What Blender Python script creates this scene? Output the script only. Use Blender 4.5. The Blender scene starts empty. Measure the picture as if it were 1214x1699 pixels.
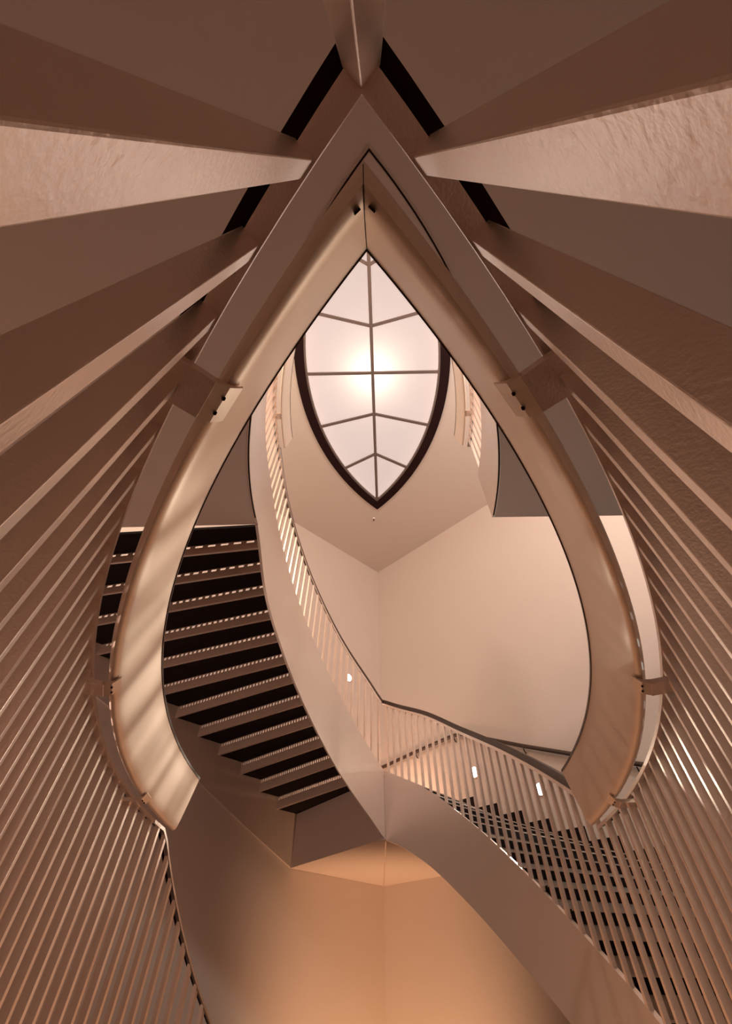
import bpy, bmesh, math
from mathutils import Vector, Matrix
import bisect

S = bpy.context.scene
COL = S.collection

# ------------------------------------------------------------------ camera
F_PX = 693.4
ELEV, ROLL, YAW, CX = math.radians(50.506), math.radians(0.806), math.radians(1.867), 0.0124
def camera():
    e, ro, ya = ELEV, ROLL, YAW
    F = Vector((0, math.cos(e), math.sin(e))); U = Vector((0, -math.sin(e), math.cos(e))); X = Vector((1, 0, 0))
    Z = Matrix.Rotation(ya, 3, 'Z')
    F, U, X = Z @ F, Z @ U, Z @ X
    c, s = math.cos(ro), math.sin(ro)
    X, U = c * X + s * U, -s * X + c * U
    cd = bpy.data.cameras.new('camera'); co = bpy.data.objects.new('camera', cd); COL.objects.link(co)
    cd.sensor_fit = 'VERTICAL'; cd.sensor_height = 36.0; cd.lens = F_PX * 36.0 / 1699.0
    cd.clip_start = 0.01; cd.clip_end = 100
    m = Matrix((X, U, -F)).transposed().to_4x4(); m.translation = Vector((CX, 0, 0))
    co.matrix_world = m
    S.camera = co
camera()

# ------------------------------------------------------------------ world, exposure
w = bpy.data.worlds.new('world'); S.world = w; w.use_nodes = True
w.node_tree.nodes['Background'].inputs[0].default_value = (1.0, 0.62, 0.45, 1)
w.node_tree.nodes['Background'].inputs[1].default_value = 0.01
S.view_settings.view_transform = 'Standard'; S.view_settings.look = 'None'
S.view_settings.gamma = 1.0; S.view_settings.use_curve_mapping = False
S.view_settings.exposure = -0.10
S.cycles.max_bounces = 10; S.cycles.diffuse_bounces = 6
S.cycles.sample_clamp_indirect = 6.0

# ------------------------------------------------------------------ lamps of the place and added unseen fills
WARM = (1.0, 0.56, 0.33); MILD = (1.0, 0.82, 0.67); COOL = (1.0, 0.92, 0.88)
def point(name, loc, power, col, r=0.12):
    l = bpy.data.lights.new(name, 'POINT'); l.energy = power; l.color = col; l.shadow_soft_size = r
    o = bpy.data.objects.new(name, l); o.location = loc; COL.objects.link(o); return o
def spot(name, loc, target, power, col, ang=90, blend=.8, r=0.06):
    l = bpy.data.lights.new(name, 'SPOT'); l.energy = power; l.color = col; l.shadow_soft_size = r
    l.spot_size = math.radians(ang); l.spot_blend = blend
    o = bpy.data.objects.new(name, l); o.location = loc
    o.rotation_euler = (Vector(target) - Vector(loc)).to_track_quat('-Z', 'Y').to_euler(); COL.objects.link(o); return o
H_CEIL = 9.709
LIGHTS = [
 ('lamp_behind_skylight', 'P', (0.0, 3.75, H_CEIL + .55), None, 20.0, (1.0, .92, .76), 0.06, 0),
 ('wall_light_beam', 'S', (1.75, 8.86, 3.05), (-0.6, 1.4, 0.9), 185.0, (1.00, 0.86, 0.69), 0.03, 95),
 ('wall_light_beam', 'S', (2.66, 8.06, 2.52), (-0.6, 1.4, 0.9), 185.0, (1.00, 0.86, 0.69), 0.03, 95),
 ('wall_light_beam', 'S', (3.75, 7.05, 1.95), (-0.6, 1.4, 0.9), 140.0, (1.00, 0.86, 0.69), 0.03, 95),
 ('stair_side_lamp', 'P', (5.3, 4.7, 0.9), None, 50.0, (0.88, 1.00, 1.00), 0.05, 0),
 ('stair_side_lamp', 'P', (-5.3, 4.7, 0.5), None, 100.8, (1.00, 0.69, 0.56), 0.05, 0),
 ('upper_gallery_fill', 'P', (-4.2, 1.6, 7.4), None, 307.2, (0.97, 1.00, 0.78), 0.3, 0),  # unseen pair added to brighten the upper walls and ceiling
 ('upper_gallery_fill', 'P', (4.2, 1.6, 7.4), None, 413.3, (0.90, 1.00, 0.95), 0.3, 0),
 ('skylight_fill', 'S', (-0.9, 0.2, 10.2), (0.3, 3.0, 2), 286.0, (0.91, 0.91, 1.00), 0.1, 80),  # added unseen pair, lifts the upper fascia and left stringer
 ('skylight_fill', 'S', (0.9, 0.2, 10.2), (-0.3, 3.0, 2), 286.0, (0.91, 0.91, 1.00), 0.1, 80),
 ('upper_hall_fill', 'P', (0, -3.2, 7.6), None, 700.0, (1.00, 0.76, 0.72), 0.3, 0),  # unseen fill added behind the camera, above the upper landing
 ('mid_landing_fill', 'P', (0.3, 9.5, 2.7), None, 38.0, (1.00, 0.62, 0.40), 0.1, 0),  # fill hidden by the landing slab, added to warm the corner walls
 ('basin_wall_washer', 'S', (0.12, 7.8, -3.9), (0.12, 10.5, -0.2), 1150.0, (1.00, 0.57, 0.31), 0.2, 80),
]
for nm, ty, lo, ta, pw, co, r, an in LIGHTS:
    if ty == 'P': point(nm, lo, pw, co, r)
    else: spot(nm, lo, ta, pw, co, an, .85, r)

# ------------------------------------------------------------------ materials
def mat(name, base, rough=.5, bump=0.0, bscale=40, var=0.06, vscale=3.0, metallic=0.0, spec=.5, coat=0.0):
    m = bpy.data.materials.new(name); m.use_nodes = True
    nt = m.node_tree; p = nt.nodes['Principled BSDF']
    p.inputs['Roughness'].default_value = rough; p.inputs['Metallic'].default_value = metallic
    p.inputs['Specular IOR Level'].default_value = spec; p.inputs['Coat Weight'].default_value = coat
    tc = nt.nodes.new('ShaderNodeTexCoord')
    n = nt.nodes.new('ShaderNodeTexNoise'); n.inputs['Scale'].default_value = vscale; n.inputs['Detail'].default_value = 4
    nt.links.new(tc.outputs['Object'], n.inputs['Vector'])
    mx = nt.nodes.new('ShaderNodeMix'); mx.data_type = 'RGBA'
    nt.links.new(n.outputs['Fac'], mx.inputs[0])
    mx.inputs[6].default_value = (*[c * (1 - var) for c in base], 1)
    mx.inputs[7].default_value = (*[min(1, c * (1 + var)) for c in base], 1)
    nt.links.new(mx.outputs[2], p.inputs['Base Color'])
    if bump:
        n2 = nt.nodes.new('ShaderNodeTexNoise'); n2.inputs['Scale'].default_value = bscale; n2.inputs['Detail'].default_value = 3
        nt.links.new(tc.outputs['Object'], n2.inputs['Vector'])
        b = nt.nodes.new('ShaderNodeBump'); b.inputs['Strength'].default_value = bump; b.inputs['Distance'].default_value = .002
        nt.links.new(n2.outputs['Fac'], b.inputs['Height']); nt.links.new(b.outputs[0], p.inputs['Normal'])
    return m
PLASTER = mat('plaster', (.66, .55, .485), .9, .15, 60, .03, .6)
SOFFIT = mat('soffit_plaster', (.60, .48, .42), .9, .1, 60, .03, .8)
STEEL = mat('painted_steel', (.90, .77, .69), .36, .4, 150, .05, 5, metallic=.85)
FASCIA = mat('stringer_steel', (.80, .69, .62), .38, .2, 90, .05, 2, metallic=.5)
TROUGH = mat('handrail_steel', (.88, .75, .65), .50, .06, 60, .04, 3, metallic=.8)
STONE = mat('black_stone', (.012, .006, .006), .85, .1, 60, .3, 8, spec=.15)
DARK = mat('dark_frame_and_shade', (.020, .007, .007), .7, 0, 10, .1, 3, spec=.1)
WOOD = mat('dark_wood', (.055, .026, .017), .38, .2, 60, .35, 12)
RISER = mat('riser_metal', (.55, .42, .34), .6, .1, 60, .06, 4)
MUNTIN = mat('muntin_paint', (.15, .11, .095), .5, 0, 10, .05, 4)
FLOORM = mat('stone_floor', (.16, .11, .09), .4, .1, 30, .15, 3)
def emit(name, col, st):
    m = bpy.data.materials.new(name); m.use_nodes = True; nt = m.node_tree; nt.nodes.clear()
    o = nt.nodes.new('ShaderNodeOutputMaterial'); e = nt.nodes.new('ShaderNodeEmission')
    e.inputs[0].default_value = (*col, 1); e.inputs[1].default_value = st; nt.links.new(e.outputs[0], o.inputs[0]); return m
LAMP = emit('lamp_lens', (1, .88, .80), 7)
def glassmat():
    m = bpy.data.materials.new('frosted_glass'); m.use_nodes = True; nt = m.node_tree; nt.nodes.clear()
    o = nt.nodes.new('ShaderNodeOutputMaterial'); e = nt.nodes.new('ShaderNodeEmission')
    e.inputs[0].default_value = (1.0, .82, .77, 1); e.inputs[1].default_value = .62
    t = nt.nodes.new('ShaderNodeBsdfTranslucent'); t.inputs[0].default_value = (.9, .84, .78, 1)
    a = nt.nodes.new('ShaderNodeAddShader')
    nt.links.new(e.outputs[0], a.inputs[0]); nt.links.new(t.outputs[0], a.inputs[1]); nt.links.new(a.outputs[0], o.inputs[0])
    return m
GLASS = glassmat()

# ------------------------------------------------------------------ helpers
def link(name, bm, m, parent=None, smooth=False, bevel=0):
    bmesh.ops.recalc_face_normals(bm, faces=bm.faces[:])
    me = bpy.data.meshes.new(name); bm.to_mesh(me); bm.free()
    me.materials.append(m)
    if smooth:
        me.polygons.foreach_set('use_smooth', [True] * len(me.polygons)); me.set_sharp_from_angle(angle=math.radians(40))
    o = bpy.data.objects.new(name, me); COL.objects.link(o)
    if parent: o.parent = parent
    if bevel:
        b = o.modifiers.new('bevel', 'BEVEL'); b.width = bevel; b.segments = 2; b.limit_method = 'ANGLE'
    return o
def thing(name, label, cat, loc=(0, 0, 0), group=None):
    o = bpy.data.objects.new(name, None); COL.objects.link(o); o.location = loc; o.empty_display_size = .1
    tag(o, label, cat, group); return o
def tag(o, label=None, cat=None, group=None, kind=None):
    if label: o['label'] = label
    if cat: o['category'] = cat
    if group: o['group'] = group
    if kind: o['kind'] = kind
    return o
def struct(o, label=None): o['kind'] = 'structure'; return tag(o, label)
def prism(bm, pts, z0, z1):
    """pts plan polygon; z0/z1 number or list per point"""
    n = len(pts)
    a = [bm.verts.new((p[0], p[1], z0[i] if isinstance(z0, (list, tuple)) else z0)) for i, p in enumerate(pts)]
    b = [bm.verts.new((p[0], p[1], z1[i] if isinstance(z1, (list, tuple)) else z1)) for i, p in enumerate(pts)]
    bm.faces.new(a); bm.faces.new(b[::-1])
    for i in range(n): bm.faces.new((a[i], a[(i + 1) % n], b[(i + 1) % n], b[i]))
def interp(tab):
    tab = sorted(tab); xs = [t[0] for t in tab]
    def f(y):
        if y <= xs[0]: return tab[0][1]
        if y >= xs[-1]: return tab[-1][1]
        i = bisect.bisect_right(xs, y) - 1; t = (y - xs[i]) / (xs[i + 1] - xs[i])
        # smooth-ish: catmull tangents
        def sl(j):
            if j <= 0: return (tab[1][1] - tab[0][1]) / (xs[1] - xs[0])
            if j >= len(tab) - 1: return (tab[-1][1] - tab[-2][1]) / (xs[-1] - xs[-2])
            return (tab[j + 1][1] - tab[j - 1][1]) / (xs[j + 1] - xs[j - 1])
        h = xs[i + 1] - xs[i]; m0, m1 = sl(i) * h, sl(i + 1) * h; p0, p1 = tab[i][1], tab[i + 1][1]
        return (2*t**3-3*t*t+1)*p0 + (t**3-2*t*t+t)*m0 + (-2*t**3+3*t*t)*p1 + (t**3-t*t)*m1
    return f

# ------------------------------------------------------------------ the almond plan of the well
A, B, YC = 3.75, 1.58, 3.661
R = (A * A + B * B) / (2 * B)
def warp(x, y):                       # the far tip sits a little to the right of the long axis
    if y > YC: x += .115 * min(1.1, (y - YC) / A) ** 2
    return x, y
def tip_angle(d): return math.acos((R - B) / (R + d))
def plan(side, a, d=0.0):
    return warp(side * ((R + d) * math.cos(a) - (R - B)), YC + (R + d) * math.sin(a))
def ang_of_y(y): return math.asin((y - YC) / R)
TH = tip_angle(0)
S_SP, S_0 = .1566, .1277
def sweep(bm, side, a0, a1, prof, n=40, cap=True):
    """prof: list of (d, zfun); a0/a1 number or 'near'/'far' (mitred at the tips)"""
    rows = []
    for k in range(n + 1):
        t = k / n; row = []
        base0 = -TH if a0 == 'near' else a0; base1 = TH if a1 == 'far' else a1
        yb = YC + R * math.sin(base0 + (base1 - base0) * t)
        for d, zf in prof:
            s0 = -tip_angle(d) if a0 == 'near' else a0
            s1 = tip_angle(d) if a1 == 'far' else a1
            x, y = plan(side, s0 + (s1 - s0) * t, d)
            row.append(bm.verts.new((x, y, zf(yb) if callable(zf) else zf)))
        rows.append(row)
    m = len(prof)
    for k in range(n):
        for j in range(m):
            bm.faces.new((rows[k][j], rows[k][(j + 1) % m], rows[k + 1][(j + 1) % m], rows[k + 1][j]))
    if cap:
        bm.faces.new(rows[0]); bm.faces.new(rows[-1][::-1])
def plus(f, c): return (lambda y: f(y) + c) if callable(f) else f + c

# room outline (a square turned on its corner, the far corner on the stair's long axis)
CXW, CYW, SL = .105, 10.68, .90
def wall_y(x, side): return CYW - SL * side * (x - CXW)
XS = 9.6
LC = (CXW - XS, CYW - SL * XS); RC = (CXW + XS, CYW - SL * XS); BC = (CXW, LC[1] - SL * XS); FC = (CXW, CYW)
Z_BASE = -4.2
def wall(name, p, q, label):
    bm = bmesh.new(); d = Vector((q[0] - p[0], q[1] - p[1])).normalized(); nrm = Vector((d.y, -d.x)) * .25
    prism(bm, [p, q, (q[0] + nrm.x, q[1] + nrm.y), (p[0] + nrm.x, p[1] + nrm.y)], Z_BASE, H_CEIL)
    return struct(link(name, bm, PLASTER), label)
wall('wall_left', FC, LC, 'tan plaster wall left of the far corner')
wall('wall_right', RC, FC, 'tan plaster wall right of the far corner')
wall('wall_back_left', LC, BC, 'plaster wall behind the near landing on the left')
wall('wall_back_right', BC, RC, 'plaster wall behind the near landing on the right')
bm = bmesh.new(); prism(bm, [LC, BC, RC, FC], Z_BASE - .2, Z_BASE)
struct(link('floor', bm, FLOORM), 'stone floor at the foot of the stairwell')

# landings (slab with the near half of the almond cut out)
def landing(name, z0, z1, yl, yr, label, m):
    al = ang_of_y(min(yl, YC + 1)); ar = ang_of_y(min(yr, YC + 1)); n = 28; D = .006
    pts = []
    wl = (CXW - (CYW - yl - .10) / SL, yl + .10)
    pts.append(wl)
    for k in range(n + 1): pts.append(plan(-1, al + (-tip_angle(D) - al) * k / n, D))
    for k in range(1, n + 1): pts.append(plan(1, -tip_angle(D) + (ar + tip_angle(D)) * k / n, D))
    pts.append((CXW + (CYW - yr + .02) / SL, yr - .02))
    pts += [RC, BC, LC]
    bm = bmesh.new(); prism(bm, pts, z0, z1)
    return struct(link(name, bm, m), label)
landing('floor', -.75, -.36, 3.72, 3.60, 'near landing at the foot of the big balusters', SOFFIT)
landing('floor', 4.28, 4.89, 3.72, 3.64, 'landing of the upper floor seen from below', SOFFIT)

# ceiling with the almond hole of the skylight
SA, SB, SY = 3.77, 1.54, 3.74
SR = (SA * SA + SB * SB) / (2 * SB)
def sky_pt(side, t, off=0.0):         # t -1..1 near tip..far tip
    th = math.acos((SR - SB) / (SR + off)); a = th * t
    x = side * ((SR + off) * math.cos(a) - (SR - SB)); y = SY + (SR + off) * math.sin(a)
    return (x + .022 * (y - SY), y)
bm = bmesh.new(); OFF = .05
for side, C3 in ((-1, LC), (1, RC)):
    pts = [BC] + [sky_pt(side, -1 + 2 * k / 40, OFF) for k in range(41)] + [FC, C3]
    prism(bm, pts, H_CEIL, H_CEIL + .3)
bmesh.ops.remove_doubles(bm, verts=bm.verts, dist=1e-5)
struct(link('ceiling', bm, PLASTER), 'tan plaster ceiling around the almond skylight')

# ------------------------------------------------------------------ skylight
sky = bpy.data.objects.new('window_1', None); COL.objects.link(sky); sky.location = (0, SY, H_CEIL)
struct(sky, 'almond-shaped frosted skylight with twelve panes in a black frame')
def sk(name, bm, m):
    o = link(name, bm, m, sky); o.matrix_parent_inverse = Matrix.Translation(-Vector(sky.location)); return o
def ring(o0, o1, z0, z1):
    bm = bmesh.new(); n = 40
    for side in (-1, 1):
        prev = None
        for k in range(n + 1):
            t = -1 + 2 * k / n
            a, b = sky_pt(side, t, o0), sky_pt(side, t, o1)
            cur = [bm.verts.new((*a, z0)), bm.verts.new((*b, z0)), bm.verts.new((*b, z1)), bm.verts.new((*a, z1))]
            if prev:
                for j in range(4): bm.faces.new((prev[j], prev[(j + 1) % 4], cur[(j + 1) % 4], cur[j]))
            prev = cur
    bmesh.ops.remove_doubles(bm, verts=bm.verts, dist=1e-5)
    return bm
tag(sk('window_frame', ring(.035, .27, H_CEIL - .03, H_CEIL + .04), DARK), 'black outer frame')
sk('glazing_bead', ring(.0, .04, H_CEIL - .035, H_CEIL + .04), MUNTIN)
RIDGE = [0, 1.05, 2.22]; EDGE = [0, 1.38, 2.66]
ry = [SY - A_ for A_ in (3.77, 2.22, 1.05)] + [SY] + [SY + A_ for A_ in (1.05, 2.22, 3.77)]
ey = [SY - A_ for A_ in (3.77, 2.66, 1.38)] + [SY] + [SY + A_ for A_ in (1.38, 2.66, 3.77)]
def t_of_y(y, off=0.0):
    th = math.acos((SR - SB) / (SR + off)); return max(-1, min(1, math.asin(max(-1, min(1, (y - SY) / (SR + off)))) / th))
for side in (-1, 1):
    for i in range(6):
        t0, t1 = t_of_y(ey[i]), t_of_y(ey[i + 1])
        pts = [sky_pt(side, t0 + (t1 - t0) * k / 10, .01) for k in range(11)]
        rr = lambda y: (.022 * (y - SY), y)
        pts = ([] if i == 0 else [rr(ry[i])]) + pts + ([] if i == 5 else [rr(ry[i + 1])])
        bm = bmesh.new(); f = bm.faces.new([bm.verts.new((*q, H_CEIL + .03)) for q in pts])
        sk('pane', bm, GLASS)
def bar2(bm, p, q, wd, z0, z1):
    d = Vector((q[0] - p[0], q[1] - p[1])).normalized(); n = Vector((-d.y, d.x)) * wd / 2
    prism(bm, [(p[0] - n.x, p[1] - n.y), (q[0] - n.x, q[1] - n.y), (q[0] + n.x, q[1] + n.y), (p[0] + n.x, p[1] + n.y)], z0, z1)
bm = bmesh.new(); bar2(bm, (.022 * -3.74, SY - 3.74), (.022 * 3.74, SY + 3.74), .075, H_CEIL - .04, H_CEIL + .02); sk('ridge_bar', bm, MUNTIN)
for side in (-1, 1):
    for i in range(1, 6):
        bm = bmesh.new(); bar2(bm, (.022 * (ry[i] - SY), ry[i]), sky_pt(side, t_of_y(ey[i])), .062, H_CEIL - .035, H_CEIL + .02)
        sk('muntin', bm, MUNTIN)

# ------------------------------------------------------------------ balustrades
def baluster(side, s, z0, z1, parent, wd=.033, dep=.041, d0=.001, name='baluster', bev=.0015):
    a = -TH + s / R; bm = bmesh.new()
    da = wd / 2 / R
    pts = [plan(side, a - da, d0), plan(side, a + da, d0), plan(side, a + da, d0 + dep), plan(side, a - da, d0 + dep)]
    yb = YC + R * math.sin(a)
    zs = [YC + R * math.sin(x) for x in (a - da, a + da, a + da, a - da)]
    prism(bm, pts, [z0(y) if callable(z0) else z0 for y in zs], [z1(y) if callable(z1) else z1 for y in zs])
    return link(name, bm, STEEL, parent, bevel=bev)
def rail_parts(parent, side, a0, a1, zr, n=40, wood=True):
    """zr: height of the lower inner edge of the rail"""
    bm = bmesh.new()
    for sd in ((-1, 1) if side == 0 else (side,)):
        sweep(bm, sd, a0, a1, [(-.003, zr), (.0015, zr), (.0015, plus(zr, .014)), (.036, plus(zr, .014)), (.036, plus(zr, .020)), (-.003, plus(zr, .020))] if not wood else [(-.006, zr), (.0015, zr), (.0015, plus(zr, .03)), (.038, plus(zr, .03)), (.038, plus(zr, .038)), (-.006, plus(zr, .038))], n)
    o1 = link('top_rail', bm, STEEL, parent)
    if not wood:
        bm = bmesh.new()  # solid dark strip put where the gap behind the rail is shaded
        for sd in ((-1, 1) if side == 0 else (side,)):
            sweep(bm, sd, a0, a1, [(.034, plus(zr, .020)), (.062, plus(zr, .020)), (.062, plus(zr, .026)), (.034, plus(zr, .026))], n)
        tag(link('shadow_strip', bm, DARK, parent), 'dark strip standing in for the shaded gap behind the rail'); return
    bm = bmesh.new()
    for sd in ((-1, 1) if side == 0 else (side,)):
        sweep(bm, sd, a0, a1, [(-.002, plus(zr, .0385)), (.036, plus(zr, .0385)), (.038, plus(zr, .075)), (.062, plus(zr, .075)), (.064, plus(zr, .095)), (.05, plus(zr, .115)), (.008, plus(zr, .115)), (-.004, plus(zr, .09))], n)
    tag(link('handrail', bm, WOOD, parent, smooth=True), 'dark wooden handrail capping the rail')

def landing_guard(zr, z0, label, upper):
    t = thing('balustrade', label, 'balustrade', (0, -.1, 0))
    t.location = (0, 0, 0)
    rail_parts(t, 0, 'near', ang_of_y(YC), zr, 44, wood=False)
    bm = bmesh.new()                     # prow shaped post at the tip
    y0 = YC - A
    prism(bm, [(0, y0 - .001), (.028, y0 - .026), (.028, y0 - .075), (-.028, y0 - .075), (-.028, y0 - .026)], z0, zr + .014)
    tag(link('corner_post', bm, STEEL, t, bevel=.0015), 'pointed post at the tip of the well')
    for side in (-1, 1):
        i = 0
        while S_0 + S_SP * i < R * TH - .05:
            baluster(side, S_0 + S_SP * i, z0, zr + .020, t); i += 1
    return t
landing_guard(.8735, -.36, 'steel balustrade with big flat balusters flaring around the near tip of the well', False)
landing_guard(.8735 + 5.25, 5.27, 'small pale balustrade around the opening of the upper landing, under the skylight', True)

# heights of stringers and rails along the flights (function of plan y)
L_BOT = interp([(0, 4.28), (3.6, 4.28), (4.0, 4.14), (4.51, 3.76), (5.28, 3.30), (6.0, 2.80), (6.76, 2.20), (7.18, 1.86), (7.41, 1.63)])
L_TOP = interp([(0, 5.27), (3.3, 5.27), (3.8, 5.22), (4.02, 5.14), (4.64, 4.84), (5.37, 4.37), (6.03, 3.88), (6.68, 3.30), (7.16, 2.80), (7.41, 2.52)])
L_RAIL = interp([(3.4, 6.123), (3.8, 6.08), (4.1, 5.95), (4.65, 5.66), (5.33, 5.27), (6.05, 4.76), (6.74, 4.2), (7.15, 3.85), (7.41, 3.56)])
R_RAIL = interp([(3.5, .90), (3.86, 1.12), (4.86, 1.76), (5.86, 2.42), (6.56, 2.95), (7.1, 3.32), (7.41, 3.56)])
R_TOP = interp([(3.2, -.08), (3.6, -.06), (3.94, .12), (4.54, .48), (5.28, .99), (6.08, 1.58), (6.67, 2.03), (7.2, 2.38), (7.41, 2.52)])
R_BOT = interp([(3.2, -.75), (3.8, -.75), (4.5, -.30), (5.1, .08), (5.57, .37), (6.26, .86), (6.77, 1.24), (7.2, 1.52), (7.41, 1.63)])
LL_RAIL = lambda y: .8735 - .655 * max(0.0, y - 3.80)
LL_TOP = plus(LL_RAIL, -.93)
LL_BOT = plus(LL_RAIL, -1.75)

def flight_guard(side, zr, z0, label, wood=True):
    t = thing('balustrade', label, 'balustrade')
    rail_parts(t, side, ang_of_y(YC), 'far', zr, 40, wood)
    i = 0
    while S_0 + S_SP * i < R * TH - .05: i += 1
    while S_0 + S_SP * i < 2 * R * TH - .06:
        baluster(side, S_0 + S_SP * i, z0, plus(zr, .035 if wood else .013), t, wd=.032, dep=.03, bev=0); i += 1
    return t
flight_guard(-1, L_RAIL, L_TOP, 'pale balustrade climbing from the far tip up the left flight to the upper landing')
flight_guard(1, R_RAIL, R_TOP, 'balustrade on the right flight, in front of the black risers')
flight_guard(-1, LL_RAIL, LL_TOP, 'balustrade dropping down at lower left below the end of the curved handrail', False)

# ------------------------------------------------------------------ curved sheet steel handrails inside the landings
PROF = [(-.056, .034), (-.060, .014), (-.067, .001), (-.077, -.004), (-.087, -.001), (-.096, .008), (-.103, .022), (-.109, .042), (-.115, .068), (-.122, .10), (-.132, .145), (-.145, .205), (-.156, .26), (-.169, .325), (-.172, .332), (-.160, .340)]
def shell_profile(pr, th=.006):
    n = len(pr); out = []
    for i, (d, z) in enumerate(pr):
        a = pr[max(0, i - 1)]; b = pr[min(n - 1, i + 1)]
        tx, tz = b[0] - a[0], b[1] - a[1]; L = math.hypot(tx, tz)
        out.append((d - tz / L * th * (-1), z + tx / L * th * (-1)))
    return pr + out[::-1]
def curved_rail(zb, yl, yr, label, group_offset):
    t = thing('curved_handrail', label, 'handrail')
    prof = [(d, zb + z) for d, z in shell_profile(PROF)]
    for side, ye in ((-1, yl), (1, yr)):
        bm = bmesh.new(); sweep(bm, side, 'near', ang_of_y(ye), prof, 60)
        pn = link('handrail_panel', bm, TROUGH, t, smooth=True)
        # dark edge bead along the top
        bm = bmesh.new(); sweep(bm, side, 'near', ang_of_y(ye), [(-.175, zb + .328), (-.160, zb + .328), (-.160, zb + .343), (-.175, zb + .343)], 60)
        tag(link('edge_bead', bm, WOOD, pn), 'thin dark bead along the top edge')
        # brackets
        for yb in (.34, 1.60, 3.02):
            a = ang_of_y(yb); bw = .052 / R
            bm = bmesh.new()
            prism(bm, [plan(side, a - bw, -.060), plan(side, a + bw, -.060), plan(side, a + bw, .058), plan(side, a - bw, .058)], zb - .034, zb - .014)
            br = link('bracket', bm, STEEL, t, bevel=.001)
            bm = bmesh.new(); b2 = .052 / R
            q = [(-.110, .012), (-.100, -.004), (-.088, -.020), (-.056, -.032), (-.056, -.014), (-.084, -.009), (-.096, .000), (-.108, .018)]
            rows = []
            for aa in (a - b2, a + b2):
                rows.append([bm.verts.new((*plan(side, aa, d), zb + z)) for d, z in q])
            m = len(q)
            for j in range(m): bm.faces.new((rows[0][j], rows[0][(j + 1) % m], rows[1][(j + 1) % m], rows[1][j]))
            bm.faces.new(rows[0]); bm.faces.new(rows[1][::-1])
            link('bracket_tab', bm, TROUGH, br)
            for sgn in (-1, 1):
                bm = bmesh.new()
                c = Vector((*plan(side, a + sgn * .022 / R, -.088), zb - .022))
                bmesh.ops.create_cone(bm, cap_ends=True, segments=10, radius1=.004, radius2=.004, depth=.006, matrix=Matrix.Translation(c))
                link('screw', bm, DARK, br)
    yt = {d: YC + (R + d) * math.sin(-tip_angle(d)) for d, z in PROF}
    bm = bmesh.new(); a = [bm.verts.new((-.0007, yt[d] + (.0012 if k > 7 else .0006), zb + z - .0015)) for k, (d, z) in enumerate(PROF[1:-2])]
    b = [bm.verts.new((.0007, v.co.y, v.co.z)) for v in a]; c = [bm.verts.new((0, v.co.y - .002, v.co.z + .002)) for v in a]
    for k in range(len(a) - 1):
        for p, q in ((a, b), (b, c), (c, a)): bm.faces.new((p[k], p[k + 1], q[k + 1], q[k]))
    bm.faces.new((a[0], b[0], c[0])); bm.faces.new((a[-1], c[-1], b[-1]))
    link('seam', bm, DARK, t)
    for p, q in (((-.0165, .0610), (-.0065, .0535)), ((.0080, .0500), (.0185, .0585))):
        bm = bmesh.new(); bar2(bm, p, q, .0030, zb - .008, zb + .012); link('slot', bm, DARK, t)
    return t
curved_rail(.8735, 3.74, 3.56, 'wide curved steel handrail pointing up to a sharp apex in the middle, nearest the camera', 0)
curved_rail(.8735 + 5.25, 3.62, 3.62, 'small curved handrail of the upper landing, pale strips either side of the skylight', 5.25)

# ------------------------------------------------------------------ flights of stairs
LEFT = [((-1.84, 8.93), (-.53, 7.64)), ((-2.18, 8.67), (-.71, 7.35)), ((-2.51, 8.39), (-.89, 7.09)), ((-2.84, 8.02), (-1.04, 6.79)),
        ((-3.2, 7.72), (-1.19, 6.5)), ((-3.56, 7.39), (-1.26, 6.14)), ((-3.61, 6.9), (-1.38, 5.92)), ((-3.54, 6.37), (-1.53, 5.63)),
        ((-4.75, 6.29), (-1.61, 5.31)), ((-3.27, 5.37), (-1.66, 4.95)), ((-3.1, 4.92), (-1.70, 4.64)), ((-2.92, 4.5), (-1.73, 4.35)), ((-2.9, 4.16), (-1.60, 4.08)), ((-2.9, 3.82), (-1.59, 3.78))]
def ends(line, mirror):
    (x0, y0), (x1, y1) = line
    dx, dy = x1 - x0, y1 - y0
    # outer end on the wall : y = CYW + SL*(x-CXW)   (left)
    t = (CYW + SL * (x0 - CXW) - y0) / (dy - SL * dx)
    o = (x0 + dx * t, y0 + dy * t)
    # inner end just outside the stringer
    L = math.hypot(dx, dy); ux, uy = dx / L, dy / L; x, y = x1, y1
    lo, hi = -1.5, 1.5
    for _ in range(40):
        m = (lo + hi) / 2; px, py = x1 + ux * m, y1 + uy * m
        dd = math.hypot(abs(px) + R - B, py - YC) - R - .045
        if px > 0 or dd < 0: hi = m
        else: lo = m
    i = (x1 + ux * lo, y1 + uy * lo)
    if mirror: o = (-o[0], o[1]); i = (-i[0], i[1]); o = (o[0], CYW - SL * (o[0] - CXW))
    return (Vector(warp(*i)), Vector(o))
def lerp(a, b, t): return a + (b - a) * t
def riser(bm, i, o, z0, z1, pitch, slots=True, th=.008):
    L = (o - i).length; u = (o - i) / L; n = Vector((-u.y, u.x)) * th
    def slab(s0, s1, za, zb):
        p, q = i + u * s0, i + u * s1
        prism(bm, [(p.x, p.y), (q.x, q.y), (q.x + n.x, q.y + n.y), (p.x + n.x, p.y + n.y)], za, zb)
    sl = .046; gap = .010
    if not slots: slab(0, L, z0, z1); return
    slab(0, L, z0, z1 - gap - sl); slab(0, L, z1 - gap, z1)
    N = int(L / pitch); pp = L / N
    for k in range(N + 1):
        a = max(0, k * pp - pp * .2); b = min(L, k * pp + pp * .2); slab(a, b, z1 - gap - sl, z1 - gap)

def flight(name, label, mirror, zk, n, stringers):
    t = thing(name, label, 'stairs')
    E = [ends(l, mirror) for l in LEFT]
    for fn in stringers: fn(t)
    return t, E
RISE = .1875
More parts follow.
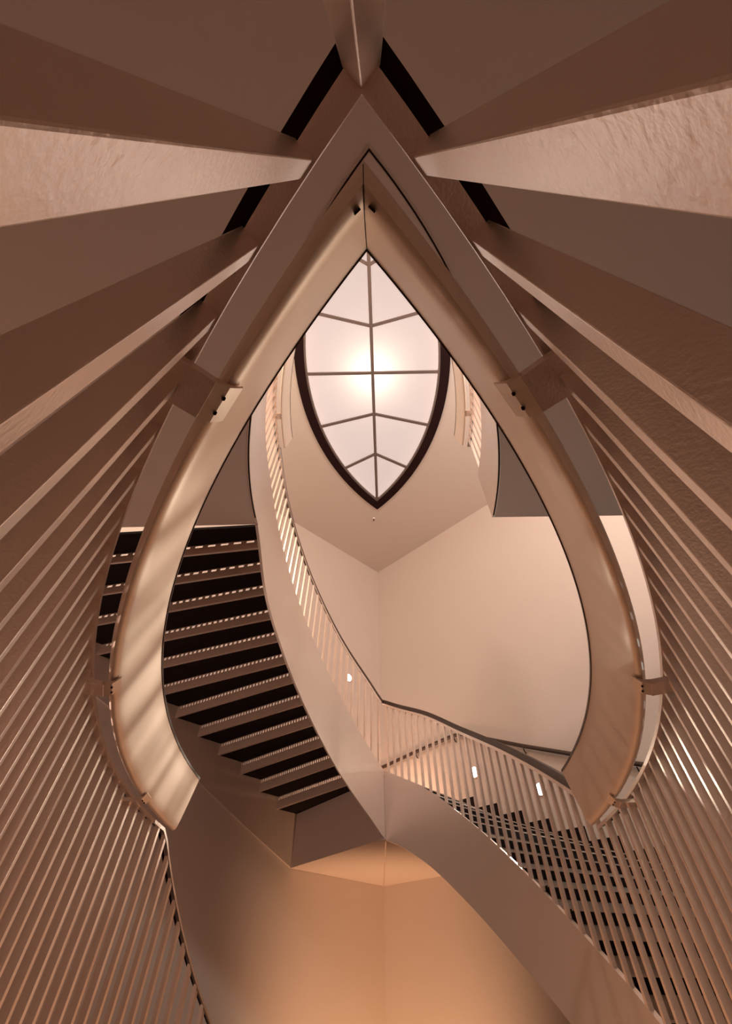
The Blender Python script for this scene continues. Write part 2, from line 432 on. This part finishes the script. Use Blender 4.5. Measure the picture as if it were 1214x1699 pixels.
# left flight : tread k underside at 2.40 + RISE*k, between riser line k (uphill) and k-1 (downhill)
def left_stringer(t):
    bm = bmesh.new(); sweep(bm, -1, ang_of_y(3.72), 'far', [(0, L_BOT), (0, L_TOP), (.036, L_TOP), (.036, L_BOT)], 50)
    tag(link('stringer', bm, FASCIA, t, smooth=True), 'deep pale curved stringer')
tl, EL = flight('stair_flight', 'left flight seen from below, dark treads with slotted risers between curved stringer and wall', False, 2.4, 13, [left_stringer])
A_L = Vector((-1.50, 9.22)); A_R = Vector((.02, 7.42))
pitches = [.05, .052, .055, .058, .062, .068, .075, .085, .10, .115, .15, .20, .2]
for k in range(13):
    z = 2.40 + RISE * k
    i, o = EL[k]
    if k < 12:
        bm = bmesh.new(); riser(bm, i, o, z + .0, z + RISE, pitches[k]); ri = link('riser', bm, RISER, tl)
        bm = bmesh.new(); u = (o - i).normalized(); n = Vector((-u.y, u.x))
        p, q = i - n * .022, o - n * .022
        prism(bm, [(p.x, p.y), (q.x, q.y), (o.x, o.y), (i.x, i.y)], z - .006, z + .002); link('riser_lip', bm, STEEL, ri)
    i2, o2 = EL[k - 1] if k > 0 else (lerp(A_L, A_R, .93), A_L)
    if k == 0: i2 = Vector((i2.x - .1, i2.y)) if False else i2
    bm = bmesh.new(); prism(bm, [(i.x, i.y), (o.x, o.y), (o2.x, o2.y), (i2.x, i2.y)], z + .003, z + .052); link('tread', bm, STONE, tl)
# wall string of the left flight
bm = bmesh.new(); NW = Vector((SL, -1)).normalized() * .03
pa = [(-1.5, 1.63), (-2.3, 2.08), (-3.0, 2.50), (-4.0, 3.02), (-5.0, 3.5), (-6.2, 4.05), (-6.9, 4.28)]
for (xa, za), (xb, zb) in zip(pa, pa[1:]):
    ya, yb = wall_y(xa, -1), wall_y(xb, -1)
    prism(bm, [(xa, ya), (xb, yb), (xb + NW.x, yb + NW.y), (xa + NW.x, ya + NW.y)], [za, zb, zb, za], [za + 1.0, zb + 1.0, zb + 1.0, za + 1.0])
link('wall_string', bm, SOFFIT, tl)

# right flight : rises away from the near landing to the far tip
def right_stringer(t):
    bm = bmesh.new(); sweep(bm, 1, ang_of_y(3.4), 'far', [(0, R_BOT), (0, R_TOP), (.036, R_TOP), (.036, R_BOT)], 50)
    tag(link('stringer', bm, FASCIA, t, smooth=True), 'deep curved stringer sweeping down to the right')
tr, ER = flight('stair_flight', 'right flight rising to the far tip, black stone treads seen through its balustrade', True, 0, 14, [right_stringer])
for j in range(14):
    zt = 2.45 - RISE * j                 # top of riser j, tread below it
    i, o = ER[j]
    bm = bmesh.new(); riser(bm, i, o, zt - RISE, zt - .05, .09, slots=False); ri = link('riser', bm, RISER, tr)
    if j < 13:
        i2, o2 = ER[j + 1]
        bm = bmesh.new(); prism(bm, [(i.x, i.y), (o.x, o.y), (o2.x, o2.y - .012), (i2.x, i2.y - .012)], zt - RISE - .085, zt - RISE); link('tread', bm, STONE, tr)
        bm = bmesh.new(); prism(bm, [(i2.x, i2.y - .012), (o2.x, o2.y - .012), (o2.x, o2.y - .016), (i2.x, i2.y - .016)], zt - RISE - .012, zt - RISE + .001)
        link('nosing', bm, RISER, tr)
bm = bmesh.new(); NR = Vector((-SL, -1)).normalized() * .02
for j in range(-1, 13):
    zt = 2.45 - RISE * (j + 1); xa = .16 if j < 0 else ER[j][1].x; xb = ER[j + 1][1].x
    ya, yb = wall_y(xa, 1), wall_y(xb, 1)
    prism(bm, [(xa, ya), (xb, yb), (xb + NR.x, yb + NR.y), (xa + NR.x, ya + NR.y)], zt, zt + .22)
link('skirting', bm, STONE, tr)
# lower left flight going down
def lower_stringer(t):
    bm = bmesh.new(); sweep(bm, -1, ang_of_y(3.72), 'far', [(0, LL_BOT), (0, LL_TOP), (.036, LL_TOP), (.036, LL_BOT)], 50)
    link('stringer', bm, FASCIA, t, smooth=True)
tb = thing('stair_flight', 'flight going down on the left behind the lowest balusters', 'stairs')
lower_stringer(tb)
for k in range(12):
    z = -.36 - RISE * (12 - k); i, o = EL[k]; i2, o2 = EL[k + 1]
    bm = bmesh.new(); prism(bm, [(i.x, i.y), (o.x, o.y), (o2.x, o2.y), (i2.x, i2.y)], z - .05, z); link('tread', bm, STONE, tb)

# landing fascias around the near half of both openings
for z0, z1, lab in ((-.75, -.30, 'steel fascia around the near landing opening at camera level'), (4.28, 5.27, 'pale steel fascia band around the upper landing opening')):
    bm = bmesh.new()
    for side in (-1, 1):
        sweep(bm, side, 'near', ang_of_y(3.72 if side < 0 else (3.64 if z0 > 0 else 3.4)), [(0, z0 - .002), (0, z1), (.036, z1), (.036, z0 - .002)], 40)
    o = link('landing_fascia', bm, FASCIA, smooth=True); tag(o, lab, 'fascia')

bm = bmesh.new()
for side in (-1, 1):
    sweep(bm, side, 'near', ang_of_y(1.25), [(-.075, 4.277), (-.075, 4.285), (.002, 4.285), (.002, 4.277)], 20)
o = link('bottom_flange', bm, FASCIA, bpy.data.objects['landing_fascia.001'])
bm = bmesh.new()
for side in (-1, 1):
    sweep(bm, side, 'near', ang_of_y(3.6), [(.006, 4.272), (.006, 4.279), (.020, 4.279), (.020, 4.272)], 30)
link('shadow_joint', bm, DARK, bpy.data.objects['landing_fascia.001'])

# mid landing at the far tip
bm = bmesh.new()
prism(bm, [(A_L.x, A_L.y), (A_R.x + .02, A_R.y), (.115, 7.40), (.20, 7.44), (1.74, wall_y(1.74, 1) - .0), (CXW, CYW)], 1.63, 2.45)
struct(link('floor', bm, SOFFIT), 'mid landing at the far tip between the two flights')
bm = bmesh.new(); bar2(bm, (.12, 7.46), (.105, 10.66), .016, 1.622, 1.632)
tag(link('joint_strip', bm, STEEL), 'thin pale joint strip under the far mid landing', 'joint strip')

# wall handrail on the right wall
t = thing('wall_handrail', 'dark wooden handrail fixed to the right wall, sloping down behind the right balustrade', 'handrail')
def tube(bm, pts, r, seg=10):
    rows = []
    for k, p in enumerate(pts):
        a = pts[max(0, k - 1)]; b = pts[min(len(pts) - 1, k + 1)]
        d = (Vector(b) - Vector(a)).normalized(); x = d.cross(Vector((0, 0, 1))).normalized(); y = x.cross(d)
        rows.append([bm.verts.new(Vector(p) + (x * math.cos(q) + y * math.sin(q)) * r) for q in (2 * math.pi * j / seg for j in range(seg))])
    for k in range(len(rows) - 1):
        for j in range(seg): bm.faces.new((rows[k][j], rows[k][(j + 1) % seg], rows[k + 1][(j + 1) % seg], rows[k + 1][j]))
    bm.faces.new(rows[0]); bm.faces.new(rows[-1][::-1])
def onwall(x, z, off=.07, side=1):
    n = Vector((-SL * side, -1)).normalized() * off
    return (x + n.x, wall_y(x, side) + n.y, z)
pts = [onwall(x, z) for x, z in ((.16, 3.66), (.9, 3.74), (1.66, 3.80), (1.85, 3.76), (2.1, 3.60), (2.73, 3.22), (3.3, 2.90), (4.6, 2.2), (5.6, 1.65))]
bm = bmesh.new(); tube(bm, pts, .035); link('rail', bm, WOOD, t, smooth=True)
for x, z in ((.9, 3.70), (1.66, 3.76), (2.73, 3.18), (4.0, 2.48)):
    bm = bmesh.new(); tube(bm, [onwall(x, z - .07, 0.0), onwall(x, z - .05, .05), onwall(x, z, .07)], .010, 8); link('rail_bracket', bm, DARK, t)

# small round step lights on the walls
def wall_light(x, z, side, label):
    t = thing('wall_light', label, 'light', group='round wall lights along the stairs')
    n = Vector((-SL * side, -1, 0)).normalized(); c = Vector((x, wall_y(x, side), z)); t.location = c
    q = n.to_track_quat('Z', 'Y').to_matrix().to_4x4()
    for nm, r, dep, off, m in (('housing', .105, .03, .015, STEEL), ('lens', .092, .012, .034, LAMP)):
        bm = bmesh.new(); bmesh.ops.create_cone(bm, cap_ends=True, segments=28, radius1=r, radius2=r * .92, depth=dep, matrix=Matrix.Translation(n * off) @ q)
        link(nm, bm, m, t, smooth=True)
    return t
wall_light(1.9, 3.05, 1, 'small round glowing wall light seen through the middle of the right balustrade')
wall_light(2.8, 2.52, 1, 'small round wall light seen through the right balustrade, nearer the curved handrail')
wall_light(-.71, 5.48, -1, 'small glowing disc seen through the balustrade of the left flight')  # glowing disc set at a bright spot, built like the other two

# sprinkler on the ceiling
t = thing('sprinkler', 'tiny sprinkler head on the ceiling below the skylight tip', 'sprinkler', (-.015, 8.267, H_CEIL))
bm = bmesh.new(); bmesh.ops.create_cone(bm, cap_ends=True, segments=16, radius1=.035, radius2=.05, depth=.02, matrix=Matrix.Translation((0, 0, -.01))); link('rosette', bm, STEEL, t)
bm = bmesh.new(); bmesh.ops.create_cone(bm, cap_ends=True, segments=12, radius1=.022, radius2=.012, depth=.05, matrix=Matrix.Translation((0, 0, -.045))); link('sprinkler_head', bm, DARK, t)

# roof box above the skylight that holds its lamp
bm = bmesh.new()
prism(bm, [(-2.6, -.6), (2.6, -.6), (2.6, 8.2), (-2.6, 8.2)], H_CEIL + 2.4, H_CEIL + 2.5)
struct(link('ceiling', bm, PLASTER), 'roof over the skylight void')
